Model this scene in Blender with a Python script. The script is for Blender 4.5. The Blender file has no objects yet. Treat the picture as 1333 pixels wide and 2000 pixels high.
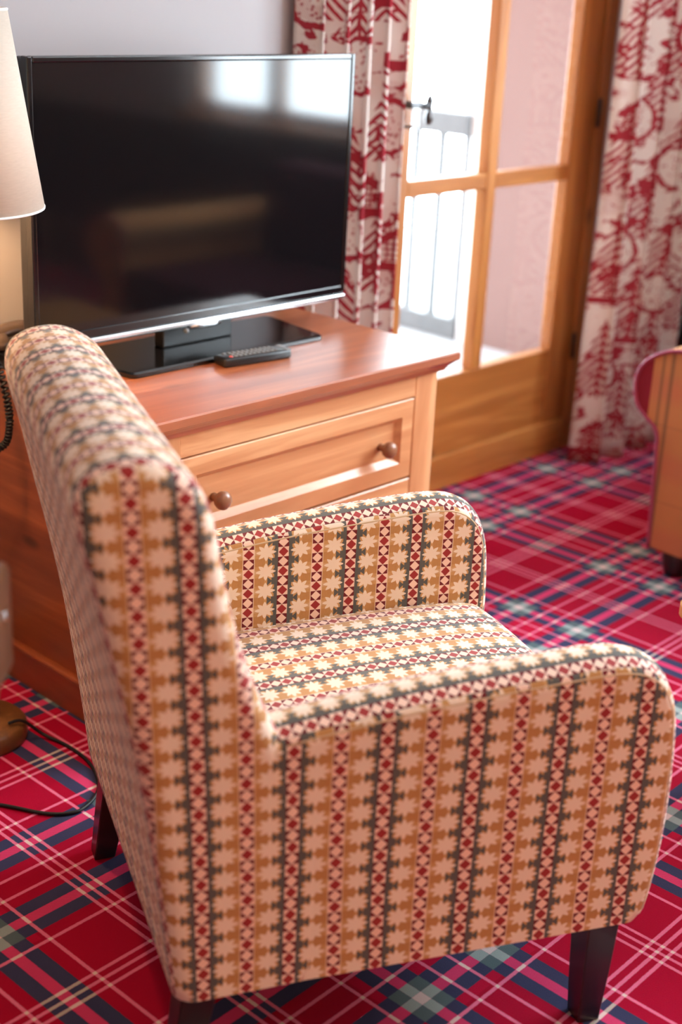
import bpy, bmesh, math, random
from mathutils import Vector, Matrix
random.seed(7)
S = bpy.context.scene
COL = S.collection
PI = math.pi

# ------------------------------------------------------------------ camera, world, light, exposure
CAM = Vector((0, 0, 1.5))
YAW, PIT, ROL, FPX = math.radians(47.3554), math.radians(21.1221), math.radians(2.8665), 2718.2
fwd = Vector((math.sin(YAW)*math.cos(PIT), math.cos(YAW)*math.cos(PIT), -math.sin(PIT)))
r0 = Vector((math.cos(YAW), -math.sin(YAW), 0)); u0 = r0.cross(fwd)
rgt = r0*math.cos(ROL) + u0*math.sin(ROL); upv = -r0*math.sin(ROL) + u0*math.cos(ROL)
cd = bpy.data.cameras.new('camera'); cam = bpy.data.objects.new('camera', cd); COL.objects.link(cam)
cam.matrix_world = Matrix(((rgt.x, upv.x, -fwd.x, CAM.x), (rgt.y, upv.y, -fwd.y, CAM.y), (rgt.z, upv.z, -fwd.z, CAM.z), (0, 0, 0, 1)))
cd.sensor_fit = 'HORIZONTAL'; cd.sensor_width = 24.0; cd.lens = FPX*24.0/1333
cd.clip_start = 0.05
cd.dof.use_dof = True; cd.dof.focus_distance = 2.45; cd.dof.aperture_fstop = 2.1
S.camera = cam

SKY = 20.0
w = bpy.data.worlds.new('world'); S.world = w; w.use_nodes = True
bg = w.node_tree.nodes['Background']
bg.inputs['Color'].default_value = (0.80, 0.905, 1.0, 1); bg.inputs['Strength'].default_value = SKY

def portal(name, loc, rot, sx, sy):
    l = bpy.data.lights.new(name, 'AREA'); l.shape = 'RECTANGLE'; l.size = sx; l.size_y = sy
    l.cycles.is_portal = True
    o = bpy.data.objects.new(name, l); COL.objects.link(o); o.location = loc; o.rotation_euler = rot
portal('door_daylight', (3.40, 2.70, 1.22), (-PI/2, 0, 0), 1.0, 1.9)
portal('window_daylight', (4.42, 0.43, 1.83), (0, PI/2, 0), 1.94, 2.14)

vs = S.view_settings
vs.view_transform = 'Standard'; vs.look = 'None'; vs.exposure = 0.66; vs.gamma = 1.0; vs.use_curve_mapping = False
S.cycles.max_bounces = 10; S.cycles.diffuse_bounces = 6; S.cycles.transparent_max_bounces = 12
S.cycles.sample_clamp_indirect = 8.0

# ------------------------------------------------------------------ node expression helper
def lin(c):
    return tuple((x/12.92 if x <= 0.04045 else ((x+0.055)/1.055)**2.4) for x in c)
def srgb(r, g, b): return lin((r/255, g/255, b/255)) + (1.0,)

class E:
    """a float socket of a node tree with arithmetic"""
    def __init__(s, nt, k): s.nt = nt; s.k = k
    def m(s, op, *a, clamp=False):
        n = s.nt.nodes.new('ShaderNodeMath'); n.operation = op; n.use_clamp = clamp
        for i, v in enumerate((s,)+a):
            if isinstance(v, E): s.nt.links.new(v.k, n.inputs[i])
            else: n.inputs[i].default_value = v
        return E(s.nt, n.outputs[0])
    def __add__(s, o): return s.m('ADD', o)
    __radd__ = __add__
    def __sub__(s, o): return s.m('SUBTRACT', o)
    def __rsub__(s, o): return (s*-1)+o
    def __mul__(s, o): return s.m('MULTIPLY', o)
    __rmul__ = __mul__
    def __truediv__(s, o): return s.m('DIVIDE', o)
    def abs(s): return s.m('ABSOLUTE')
    def lt(s, o): return s.m('LESS_THAN', o)
    def gt(s, o): return s.m('GREATER_THAN', o)
    def frac(s): return s.m('FRACT')
    def floor(s): return s.m('FLOOR')
    def min(s, o): return s.m('MINIMUM', o)
    def max(s, o): return s.m('MAXIMUM', o)
    def wrap(s): return (s+0.5).frac()-0.5            # to [-.5, .5)
    def clamp(s): return s.m('ADD', 0.0, clamp=True)
    def soft(s, edge, w):                              # 1 below edge, 0 above, soft
        n = s.nt.nodes.new('ShaderNodeMapRange'); n.clamp = True
        s.nt.links.new(s.k, n.inputs[0])
        n.inputs[1].default_value = edge-w; n.inputs[2].default_value = edge+w
        n.inputs[3].default_value = 1; n.inputs[4].default_value = 0
        return E(s.nt, n.outputs[0])

class Mat:
    def __init__(s, name, rough=0.6, spec=0.5, **kw):
        s.m = bpy.data.materials.new(name); s.m.use_nodes = True; s.nt = s.m.node_tree
        s.b = s.nt.nodes['Principled BSDF']; s.out = s.nt.nodes['Material Output']
        s.b.inputs['Roughness'].default_value = rough; s.b.inputs['Specular IOR Level'].default_value = spec
        for k, v in kw.items(): s.b.inputs[k.replace('_', ' ')].default_value = v
    def coord(s, kind='Object'):
        n = s.nt.nodes.new('ShaderNodeTexCoord'); return n.outputs[kind]
    def sep(s, sock):
        n = s.nt.nodes.new('ShaderNodeSeparateXYZ'); s.nt.links.new(sock, n.inputs[0])
        return [E(s.nt, n.outputs[i]) for i in range(3)]
    def comb(s, x, y, z):
        n = s.nt.nodes.new('ShaderNodeCombineXYZ')
        for i, v in enumerate((x, y, z)):
            if isinstance(v, E): s.nt.links.new(v.k, n.inputs[i])
            else: n.inputs[i].default_value = v
        return n.outputs[0]
    def noise(s, vec, scale, detail=3.0, rough=0.5, dist=0.0):
        n = s.nt.nodes.new('ShaderNodeTexNoise'); s.nt.links.new(vec, n.inputs['Vector'])
        n.inputs['Scale'].default_value = scale; n.inputs['Detail'].default_value = detail
        n.inputs['Roughness'].default_value = rough; n.inputs['Distortion'].default_value = dist
        return E(s.nt, n.outputs[0])
    def voro(s, vec, scale, rnd=1.0, feature='F1'):
        n = s.nt.nodes.new('ShaderNodeTexVoronoi'); s.nt.links.new(vec, n.inputs['Vector']); n.feature = feature
        n.inputs['Scale'].default_value = scale; n.inputs['Randomness'].default_value = rnd
        return E(s.nt, n.outputs['Distance'])
    def rgb(s, c):
        n = s.nt.nodes.new('ShaderNodeRGB'); n.outputs[0].default_value = c; return n.outputs[0]
    def mix(s, a, b, f, mode='MIX'):
        n = s.nt.nodes.new('ShaderNodeMix'); n.data_type = 'RGBA'; n.blend_type = mode; n.clamp_factor = True
        for sock, v in ((n.inputs['Factor'], f), (n.inputs['A'], a), (n.inputs['B'], b)):
            pass
        fi, ai, bi = n.inputs[0], n.inputs[6], n.inputs[7]
        if isinstance(f, E): s.nt.links.new(f.k, fi)
        else: fi.default_value = f
        for sock, v in ((ai, a), (bi, b)):
            if isinstance(v, tuple): sock.default_value = v
            else: s.nt.links.new(v, sock)
        return n.outputs[2]
    def base(s, c):
        if isinstance(c, tuple): s.b.inputs['Base Color'].default_value = c
        else: s.nt.links.new(c, s.b.inputs['Base Color'])
        return s
    def bump(s, h, strength=0.2, dist=0.002):
        n = s.nt.nodes.new('ShaderNodeBump'); n.inputs['Strength'].default_value = strength; n.inputs['Distance'].default_value = dist
        s.nt.links.new(h.k, n.inputs['Height']); s.nt.links.new(n.outputs[0], s.b.inputs['Normal'])
        return s

# ------------------------------------------------------------------ materials
def plain(name, c, rough=0.5, spec=0.5, nscale=40, namp=0.06, **kw):
    m = Mat(name, rough, spec, **kw); v = m.coord()
    n = m.noise(v, nscale, 3)
    d = tuple(x*(1-namp*2) for x in c[:3])+(1,)
    m.base(m.mix(c, d, n)); return m.m

def wood(name, ax, light, mid, dark, rough=0.4, coat=0.0, knots=True, scale=1.0, crough=0.16):
    m = Mat(name, rough, 0.5); v = m.coord(); xyz = m.sep(v)
    s = [x*(1.0) for x in xyz]
    st = [xyz[i]*(1.2 if i == ax else 14.0)*scale for i in range(3)]
    vec = m.comb(*st)
    g = m.noise(vec, 1.0, 4, 0.6, 0.6)
    st2 = [xyz[i]*(3.0 if i == ax else 90.0)*scale for i in range(3)]
    f = m.noise(m.comb(*st2), 1.0, 3, 0.6)
    c = m.mix(dark, mid, ((g-0.3)*3.2).clamp())
    c = m.mix(c, light, ((g-0.52)*5.0).clamp())
    c = m.mix(c, dark, ((f-0.55)*2.0).clamp()*0.35)
    if knots:
        kv = m.comb(*[xyz[i]*(3.2 if i == ax else 7.5) for i in range(3)])
        k = m.voro(kv, 1.0)
        c = m.mix(c, tuple(x*0.30 for x in dark[:3])+(1,), k.soft(0.085, 0.045)*0.8)
    m.base(c)
    if coat: m.b.inputs['Coat Weight'].default_value = coat; m.b.inputs['Coat Roughness'].default_value = crough; m.b.inputs['Coat IOR'].default_value = 1.7
    m.bump(f, 0.08, 0.001)
    return m.m

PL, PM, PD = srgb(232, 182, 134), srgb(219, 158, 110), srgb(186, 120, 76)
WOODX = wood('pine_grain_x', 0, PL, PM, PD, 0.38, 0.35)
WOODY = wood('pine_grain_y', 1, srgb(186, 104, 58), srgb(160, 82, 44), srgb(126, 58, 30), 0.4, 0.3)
WOODZ = wood('pine_grain_z', 2, PL, PM, PD, 0.4, 0.3)
TOPW = wood('pine_top', 0, srgb(200, 128, 82), srgb(182, 104, 62), srgb(150, 78, 44), 0.40, 1.0, crough=0.30)
DL, DM, DD = srgb(206, 146, 80), srgb(188, 122, 58), srgb(152, 90, 38)
DOORX = wood('door_wood_x', 0, DL, DM, DD, 0.45, 0.2)
DOORZ = wood('door_wood_z', 2, DL, DM, DD, 0.45, 0.2)
KNOBW = plain('knob_wood', srgb(150, 100, 72), 0.25, 0.5, 30)
TABLEW = wood('table_wood', 0, srgb(214, 160, 100), srgb(196, 136, 78), srgb(165, 106, 56), 0.35, 0.3)
LAMPW = wood('lamp_wood', 2, srgb(150, 104, 58), srgb(124, 82, 42), srgb(92, 58, 28), 0.4, 0.1, False)
CHAIRW = wood('desk_chair_wood', 2, srgb(150, 112, 84), srgb(126, 88, 62), srgb(98, 64, 44), 0.28, 0.5, False)
DARKW = wood('dark_stained_wood', 2, srgb(52, 30, 26), srgb(38, 20, 18), srgb(24, 12, 12), 0.32, 0.2, False)

def wall_mat(name, c):
    m = Mat(name, 0.85, 0.3); v = m.coord(); n = m.noise(v, 60, 4); n2 = m.noise(v, 2.0, 3)
    m.base(m.mix(c, tuple(x*0.94 for x in c[:3])+(1,), n2)); m.bump(n, 0.12, 0.002); return m.m
WALL = wall_mat('white_wall_paint', srgb(174, 170, 172))
CEIL = wall_mat('ceiling_paint', srgb(240, 238, 236))
WARMW = wall_mat('warm_wall_paint', srgb(214, 190, 160))
SALMON = wall_mat('salmon_render', srgb(132, 104, 98))
PANEL = wood('sky_block_dark_pine', 0, srgb(150, 96, 56), srgb(128, 76, 42), srgb(100, 56, 30), 0.6, 0.0)
STONE = wall_mat('pale_balcony_floor', srgb(170, 172, 174))
GREYW = plain('weathered_grey_wood', srgb(112, 113, 114), 0.7, 0.3, 20, 0.15)
WHITEP = plain('white_paint', srgb(238, 238, 236), 0.5, 0.4)

BLACKP = plain('black_plastic', srgb(22, 22, 24), 0.32, 0.5, 80)
BLACKG = plain('black_gloss', srgb(12, 12, 14), 0.13, 0.7, 80)
GREYP = plain('grey_plastic', srgb(120, 122, 124), 0.4, 0.5)
BROWNP = plain('brown_grey_plastic', srgb(92, 78, 68), 0.35, 0.5)
REDP = plain('red_plastic', srgb(214, 92, 92), 0.4, 0.5)
RUBBER = plain('black_rubber', srgb(20, 20, 22), 0.5, 0.4)
CHROME = plain('brushed_chrome', srgb(220, 222, 224), 0.22, 0.5, 60, 0.03, Metallic=1.0)
STEEL = plain('dark_steel', srgb(96, 96, 98), 0.3, 0.5, 60, 0.05, Metallic=1.0)
IRON = plain('dark_iron', srgb(50, 48, 48), 0.4, 0.5, 60, 0.05, Metallic=0.7)

def screen_mat():
    m = Mat('screen_glass', 0.075, 0.55); v = m.coord(); n = m.noise(v, 3, 2)
    m.base(m.mix((0.004, 0.004, 0.005, 1), (0.006, 0.005, 0.006, 1), n))
    return m.m
SCREEN = screen_mat()

def glass_mat():
    m = Mat('window_glass', 0.0); nt = m.nt
    t = nt.nodes.new('ShaderNodeBsdfTransparent'); t.inputs[0].default_value = (0.97, 0.985, 0.98, 1)
    g = nt.nodes.new('ShaderNodeBsdfGlossy'); g.inputs['Roughness'].default_value = 0.01
    lw = nt.nodes.new('ShaderNodeLayerWeight'); lw.inputs[0].default_value = 0.5
    fe = E(nt, lw.outputs['Facing']); fe = fe.m('POWER', 4.0)*0.7+0.03
    x = nt.nodes.new('ShaderNodeMixShader')
    nt.links.new(fe.k, x.inputs[0]); nt.links.new(t.outputs[0], x.inputs[1]); nt.links.new(g.outputs[0], x.inputs[2])
    nt.links.new(x.outputs[0], m.out.inputs[0]); return m.m
GLASS = glass_mat()

def shade_mat():
    m = Mat('lampshade_linen', 0.9, 0.1); v = m.coord(); xyz = m.sep(v)
    n = m.noise(m.comb(xyz[0]*60, xyz[1]*60, xyz[2]*400), 1.0, 3)
    c = m.mix(srgb(206, 194, 180), srgb(190, 178, 164), n); m.base(c)
    t = m.nt.nodes.new('ShaderNodeBsdfTranslucent'); m.nt.links.new(c, t.inputs[0])
    x = m.nt.nodes.new('ShaderNodeMixShader'); x.inputs[0].default_value = 0.10
    m.nt.links.new(m.b.outputs[0], x.inputs[1]); m.nt.links.new(t.outputs[0], x.inputs[2]); m.nt.links.new(x.outputs[0], m.out.inputs[0])
    return m.m
SHADE = shade_mat()

# patterned upholstery: UV in metres, s across the stripes, t along them
CREAM, PINKC = srgb(238, 220, 198), srgb(242, 208, 188)
TAN, TAND, SLATE, BRICK, OXBL = srgb(204, 156, 100), srgb(176, 122, 66), srgb(98, 98, 92), srgb(156, 44, 42), srgb(112, 26, 30)
PD_, PT_ = 0.1285, 0.0362
def fabric_mat():
    m = Mat('star_stripe_upholstery', 0.85, 0.25); uv = m.coord('UV'); s, t, _ = m.sep(uv)
    D, T, wc = PD_, PT_, 0.0099
    wob = m.noise(uv, 70, 2)
    s = s+(wob-0.5)*0.0010; t = t+(wob-0.5)*0.0010
    xg = ((s/D).wrap()*D).abs()                        # distance from the slate chain
    c = xg.min(D/2-xg)                                 # distance from nearest chain
    inch = c.lt(wc)
    tt = (t/T).frac()                                  # red diamond centre at .25, cream at .75
    red = tt.lt(0.5)
    ly = ((tt*2).frac()-0.5)*2
    dia = (c/wc+ly.abs()*0.94).lt(0.94)
    # 8-point star midway between chains
    dx = (xg-D/4)/0.0190; dy = ((t/T)-0.29).wrap()*T/0.0162
    r = (dx*dx+dy*dy).m('SQRT'); th = dy.m('ARCTAN2', dx)
    tri = ((th*(8/(2*PI))).wrap()).abs()*2             # 0 at points
    star = r.lt(1.0-tri*0.47)
    db = (((t/T)-0.79).wrap()*T).abs()
    g1 = xg.lt(wc+0.0062)
    g2 = db.lt(0.0068)*xg.lt(wc+0.0112)
    ar = xg-(wc+0.0098)
    g3 = (db-ar*0.85).lt(0.0002)*ar.gt(0.0)*ar.lt(0.0092)
    dys = (dy*0.0162).abs()
    g4 = (xg-wc+dys*0.9).lt(0.0115)
    grey = g1.max(g2).max(g3).max(g4)
    weave = m.noise(m.comb(s*900, t*90, 0.0), 1.0, 2)
    tanc = m.mix(TAN, TAND, ((weave-0.45)*3).clamp()*0.6)
    tanc = m.mix(tanc, TAND, db.lt(0.0075)*xg.gt(D/4+0.002)*0.55)
    tanc = m.mix(tanc, CREAM, (D/2-xg-wc).abs().lt(0.0014)*0.7)
    tanc = m.mix(tanc, CREAM, dys.lt(0.0040)*xg.gt(D/4)*0.2)
    slc = m.mix(SLATE, srgb(84, 84, 80), weave)
    col = m.mix(tanc, slc, grey)
    col = m.mix(col, CREAM, star)
    A = m.mix(OXBL, PINKC, dia)                        # dark square with pale diamond
    B = m.mix(PINKC, BRICK, dia)                       # pale square with red diamond
    ch = m.mix(A, B, red)
    col = m.mix(col, ch, inch)
    fine = m.noise(m.comb(s*1500, t*1500, 0.0), 1.0, 2)
    col = m.mix(col, tuple([0.72]*3)+(1,), (fine*0.35), 'MULTIPLY')
    m.base(col)
    m.b.inputs['Sheen Weight'].default_value = 0.3; m.b.inputs['Sheen Roughness'].default_value = 0.45
    m.bump(fine, 0.25, 0.0008)
    return m.m
FABRIC = fabric_mat()

# tartan carpet in floor coordinates
def carpet_mat():
    m = Mat('tartan_carpet', 0.95, 0.1); v = m.coord(); x, y, _ = m.sep(v)
    ca, sa = math.cos(0.0161), math.sin(0.0161)
    xr = x*ca+y*sa; yr = y*ca-x*sa
    A = (xr-1.236)/0.5709; B = (yr-0.8537)/0.5862
    wob = m.noise(v, 160, 2)
    A = A+(wob-0.5)*0.003; B = B+(wob-0.5)*0.003
    def bands(a):
        d = a.wrap().abs(); e = 0.0012
        tri = d.soft(0.0058, e).max((d-0.0327).abs().soft(0.0058, e))
        lines = tri.max((d-0.2322).abs().soft(0.0058, e)).max((d-0.46).abs().soft(0.0058, e))
        q = (d-0.3476).abs()
        P = q.soft(0.0185, e); N = q.soft(0.0655, e)-P
        return lines, tri, P, N, d
    La, Ta, Pa, Na, da = bands(A); Lb, Tb, Pb, Nb, db_ = bands(B)
    R, Rb = srgb(170, 6, 48), srgb(186, 12, 56)
    NAVY, PINK = srgb(62, 64, 96), srgb(226, 72, 122)
    tw = ((x+y)*220.0).frac().gt(0.5)
    col = m.mix(R, Rb, da.gt(0.25)*db_.gt(0.25))
    col = m.mix(col, NAVY, Na.max(Nb))
    col = m.mix(col, PINK, Pa.max(Pb))
    col = m.mix(col, R, (Pa.max(Pb))*tw*0.35)
    col = m.mix(col, srgb(92, 112, 116), Na*Nb)
    col = m.mix(col, srgb(158, 174, 172), (Na*Pb).max(Pa*Nb))
    col = m.mix(col, srgb(226, 208, 206), Pa*Pb)
    L = La.max(Lb)
    lc = m.mix(srgb(236, 132, 164), PINK, tw*0.5)
    lc = m.mix(lc, srgb(190, 184, 172), (Lb*Na*Tb).max(La*Na))
    col = m.mix(col, lc, L)
    col = m.mix(col, srgb(238, 212, 206), (La*Lb).max(La*Pb).max(Lb*Pa))
    pile = m.noise(v, 700, 2)
    col = m.mix(col, (0.45, 0.45, 0.45, 1), pile*0.35, 'MULTIPLY')
    m.base(col); m.bump(pile, 0.5, 0.003)
    return m.m
CARPET = carpet_mat()

# red toile print: UV in metres
def toile_mat(name, white, red, offs):
    m = Mat(name, 0.9, 0.15); uv = m.coord('UV'); s, t, _ = m.sep(uv)
    s = s*0.80+offs[0]; t = t*0.80+offs[1]
    wv = m.comb(s, t, 0.0)
    wn = m.noise(wv, 14, 3); wm = m.noise(wv, 38, 2)
    sw = s+(wn-0.5)*0.030; tw_ = t+(wm-0.5)*0.022
    # ferns in a half-drop repeat
    W_, H_ = 0.19, 0.27
    cx = (sw/W_); row = (t/H_+(cx.floor()*0.5)).frac(); fx = ((cx.frac())-0.5)*W_; fy = (row-0.5)*H_
    body = (fx.abs()-(0.058-(fy+0.02)*0.42).clamp()).lt(0.0)*(fy.abs().lt(0.10))
    barb = ((fy*1.0+fx.abs()*0.9)*46.0).frac().lt(0.48)
    fern = (body*barb).max(fx.abs().lt(0.004)*fy.abs().lt(0.105))
    # leaves and animals: curved blobs
    st = m.comb(s*1.0, t*1.9, 3.1)
    b1 = m.noise(st, 15, 3, 0.55, 1.1)
    blob = b1.gt(0.575)
    hole = m.noise(m.comb(s, t, 8.0), 60, 2).gt(0.60)
    blob = blob*(1-hole*0.8)
    # rings (medallions)
    cx2 = (sw/0.25+0.31); ry = ((tw_/0.33)+(cx2.floor()*0.37)).frac()
    rx = (cx2.frac()-0.5)*0.25; ryy = (ry-0.5)*0.33
    rr = (rx*rx+ryy*ryy).m('SQRT')
    ring = (rr-0.052).abs().lt(0.0055)
    inner = rr.lt(0.046)
    dots = m.voro(m.comb(s, t, 0.0), 95).lt(0.33)
    # lattice houses
    cx3 = sw/0.21+0.62; hy = ((t/0.41)+cx3.floor()*0.29).frac()
    hx = (cx3.frac()-0.5)*0.21; hyy = (hy-0.5)*0.41
    hbox = hx.abs().lt(0.042)*hyy.abs().lt(0.035)
    latt = ((hx*85).frac().lt(0.42)).max((hyy*85).frac().lt(0.35))
    ground = (hyy+0.046).abs().lt(0.009)*hx.abs().lt(0.075)
    roof = (hyy-0.035+hx.abs()*0.55).abs().lt(0.010)*hx.abs().lt(0.055)*hyy.gt(0.0)
    base_ = blob
    pat = base_*(1-inner)
    pat = pat*(1-hbox)
    pat = pat.max(fern*(1-inner)).max(ring).max(inner*dots*0.75).max(hbox*latt*0.9).max(ground).max(roof)
    hatch = ((s*1.0+t*0.6)*240).frac().gt(0.5)
    soft = m.noise(m.comb(s, t*1.4, 5.0), 9, 2).gt(0.60)
    col = m.mix(white, tuple(a*0.4+b*0.6 for a, b in zip(red, white)), soft*hatch*0.8)
    col = m.mix(col, red, pat*0.95)
    m.base(col)
    t2 = m.nt.nodes.new('ShaderNodeBsdfTranslucent'); m.nt.links.new(col, t2.inputs[0])
    x = m.nt.nodes.new('ShaderNodeMixShader'); x.inputs[0].default_value = 0.36
    m.nt.links.new(m.b.outputs[0], x.inputs[1]); m.nt.links.new(t2.outputs[0], x.inputs[2]); m.nt.links.new(x.outputs[0], m.out.inputs[0])
    return m.m
TOILE = toile_mat('red_toile_cotton', srgb(236, 228, 222), srgb(172, 18, 48), (0.0, 0.0))
TOILE2 = toile_mat('red_toile_cotton_offset', srgb(236, 228, 222), srgb(172, 18, 48), (1.37, 0.52))

def sofa_mat():
    m = Mat('tan_check_wool', 0.9, 0.2); v = m.coord(); x, y, z = m.sep(v)
    # y: 0 at the sofa's end, negative towards its middle
    c = srgb(204, 148, 96)
    n = m.noise(v, 5, 2)
    col = m.mix(c, srgb(190, 128, 84), n)
    zb = (z/0.21).frac()
    col = m.mix(col, srgb(196, 124, 92), (zb-0.5).abs().soft(0.16, 0.08)*0.7)
    col = m.mix(col, srgb(172, 124, 84), (zb-0.02).abs().soft(0.012, 0.006)*0.6)
    q = (y/0.34)
    yy = (q+0.02).frac()
    col = m.mix(col, srgb(120, 96, 74), ((yy-0.70).abs().soft(0.016, 0.006)).max((yy-0.78).abs().soft(0.012, 0.006))*0.75)
    col = m.mix(col, srgb(134, 24, 52), yy.gt(0.865)*0.95)
    f = m.noise(v, 500, 2)
    col = m.mix(col, (0.7, 0.7, 0.7, 1), f*0.3, 'MULTIPLY')
    m.base(col); m.bump(f, 0.3, 0.001); return m.m
SOFA = sofa_mat()
WINE = plain('dark_burgundy_wool', srgb(66, 14, 28), 0.95, 0.1)
PIPE = plain('burgundy_piping', srgb(158, 62, 92), 0.6, 0.4)
WELT = plain('cream_welt', srgb(206, 178, 142), 0.8, 0.3)

# ------------------------------------------------------------------ mesh helpers
def obj(name, bm, mat, parent=None, smooth=False, loc=None):
    me = bpy.data.meshes.new(name); bm.normal_update(); bm.to_mesh(me); bm.free()
    me.materials.append(mat)
    if smooth:
        for p in me.polygons: p.use_smooth = True
    o = bpy.data.objects.new(name, me); COL.objects.link(o)
    if parent: o.parent = parent
    if loc: o.location = loc
    return o
def dup(o, loc, parent):
    c = o.copy(); COL.objects.link(c); c.parent = parent; c.location = loc; return c
def thing(name, label, cat, loc=(0, 0, 0), rotz=0, group=None):
    o = bpy.data.objects.new(name, None); COL.objects.link(o); o.empty_display_size = 0.1
    o.location = loc; o.rotation_euler = (0, 0, rotz); o['label'] = label; o['category'] = cat
    if group: o['group'] = group
    return o
def tag(o, label, cat, group=None):
    o['label'] = label; o['category'] = cat
    if group: o['group'] = group
    return o
def struct(o): o['kind'] = 'structure'; return o
def box(x0, x1, y0, y1, z0, z1, bev=0.0, seg=2, bm=None):
    own = bm is None
    b = bmesh.new()
    vs_ = [b.verts.new((x, y, z)) for z in (z0, z1) for y in (y0, y1) for x in (x0, x1)]
    for f in ((0, 2, 3, 1), (4, 5, 7, 6), (0, 1, 5, 4), (2, 6, 7, 3), (0, 4, 6, 2), (1, 3, 7, 5)):
        b.faces.new([vs_[i] for i in f])
    if bev: bmesh.ops.bevel(b, geom=b.edges[:], offset=bev, segments=seg, profile=0.5, affect='EDGES')
    if own: return b
    t = bpy.data.meshes.new('t'); b.to_mesh(t); b.free(); bm.from_mesh(t); bpy.data.meshes.remove(t); return bm
def merge(*bms):
    out = bmesh.new()
    for b in bms:
        t = bpy.data.meshes.new('t'); b.to_mesh(t); b.free(); out.from_mesh(t); bpy.data.meshes.remove(t)
    return out
def lathe(prof, n=32, c=(0, 0, 0), axis='z', close=True):
    b = bmesh.new(); rings = []
    for r, h in prof:
        ring = []
        for k in range(n):
            a = 2*PI*k/n; p = (r*math.cos(a), r*math.sin(a), h)
            if axis == '-y': p = (p[0], -p[2], p[1])
            if axis == 'x': p = (p[2], p[0], p[1])
            ring.append(b.verts.new((p[0]+c[0], p[1]+c[1], p[2]+c[2])))
        rings.append(ring)
    for i in range(len(rings)-1):
        for k in range(n): b.faces.new((rings[i][k], rings[i][(k+1) % n], rings[i+1][(k+1) % n], rings[i+1][k]))
    if close:
        if prof[0][0] > 1e-5: b.faces.new(rings[0][::-1])
        if prof[-1][0] > 1e-5: b.faces.new(rings[-1])
    bmesh.ops.remove_doubles(b, verts=b.verts[:], dist=1e-6)
    bmesh.ops.recalc_face_normals(b, faces=b.faces[:])
    return b
def catmull(pts, n=6, closed=False):
    P = [Vector(p) for p in pts]; out = []
    N = len(P); rng = N if closed else N-1
    for i in range(rng):
        g = (lambda k: P[k % N]) if closed else (lambda k: P[max(0, min(N-1, k))])
        a, b_, c, d = g(i-1), g(i), g(i+1), g(i+2)
        for k in range(n):
            t = k/n
            out.append(0.5*((2*b_)+(c-a)*t+(2*a-5*b_+4*c-d)*t*t+(3*b_-a-3*c+d)*t*t*t))
    if not closed: out.append(P[-1])
    return out
def tube(pts, r, n=8, closed=False):
    b = bmesh.new(); P = [Vector(p) for p in pts]; rings = []; N = len(P); ref = None
    for i, p in enumerate(P):
        a = P[(i-1) % N] if (closed or i > 0) else p; c = P[(i+1) % N] if (closed or i < N-1) else p
        d = (c-a).normalized()
        if ref is None:
            ref = Vector((0, 0, 1)) if abs(d.z) < 0.9 else Vector((1, 0, 0))
        x = (ref-d*ref.dot(d)).normalized(); ref = x; y = d.cross(x)
        rr = r[i] if isinstance(r, (list, tuple)) else r
        rings.append([b.verts.new(p+x*rr*math.cos(2*PI*k/n)+y*rr*math.sin(2*PI*k/n)) for k in range(n)])
    for i in range(N if closed else N-1):
        A, B = rings[i], rings[(i+1) % N]
        for k in range(n): b.faces.new((A[k], A[(k+1) % n], B[(k+1) % n], B[k]))
    if not closed: b.faces.new(rings[0][::-1]); b.faces.new(rings[-1])
    bmesh.ops.recalc_face_normals(b, faces=b.faces[:])
    return b
def prism(poly, axis, a0, a1):
    """polygon of (p, q) pairs extruded along axis; axis x: (y,z), y: (x,z), z: (x,y)"""
    b = bmesh.new()
    def pt(p, q, h): return (h, p, q) if axis == 'x' else ((p, h, q) if axis == 'y' else (p, q, h))
    A = [b.verts.new(pt(p, q, a0)) for p, q in poly]; B = [b.verts.new(pt(p, q, a1)) for p, q in poly]
    b.faces.new(A); b.faces.new(B[::-1])
    for i in range(len(poly)):
        j = (i+1) % len(poly); b.faces.new((A[i], B[i], B[j], A[j]))
    bmesh.ops.recalc_face_normals(b, faces=b.faces[:])
    return b
def poly_normals(P):
    """inward normals of a closed 2-d loop"""
    N = len(P); area = sum(P[i][0]*P[(i+1) % N][1]-P[(i+1) % N][0]*P[i][1] for i in range(N))
    sg = 1 if area > 0 else -1; out = []
    for i in range(N):
        a, c = Vector(P[i-1][:2]), Vector(P[(i+1) % N][:2]); d = (c-a)
        d = d.normalized() if d.length > 1e-9 else Vector((1, 0))
        out.append(Vector((-d.y, d.x))*sg)
    return out
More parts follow.
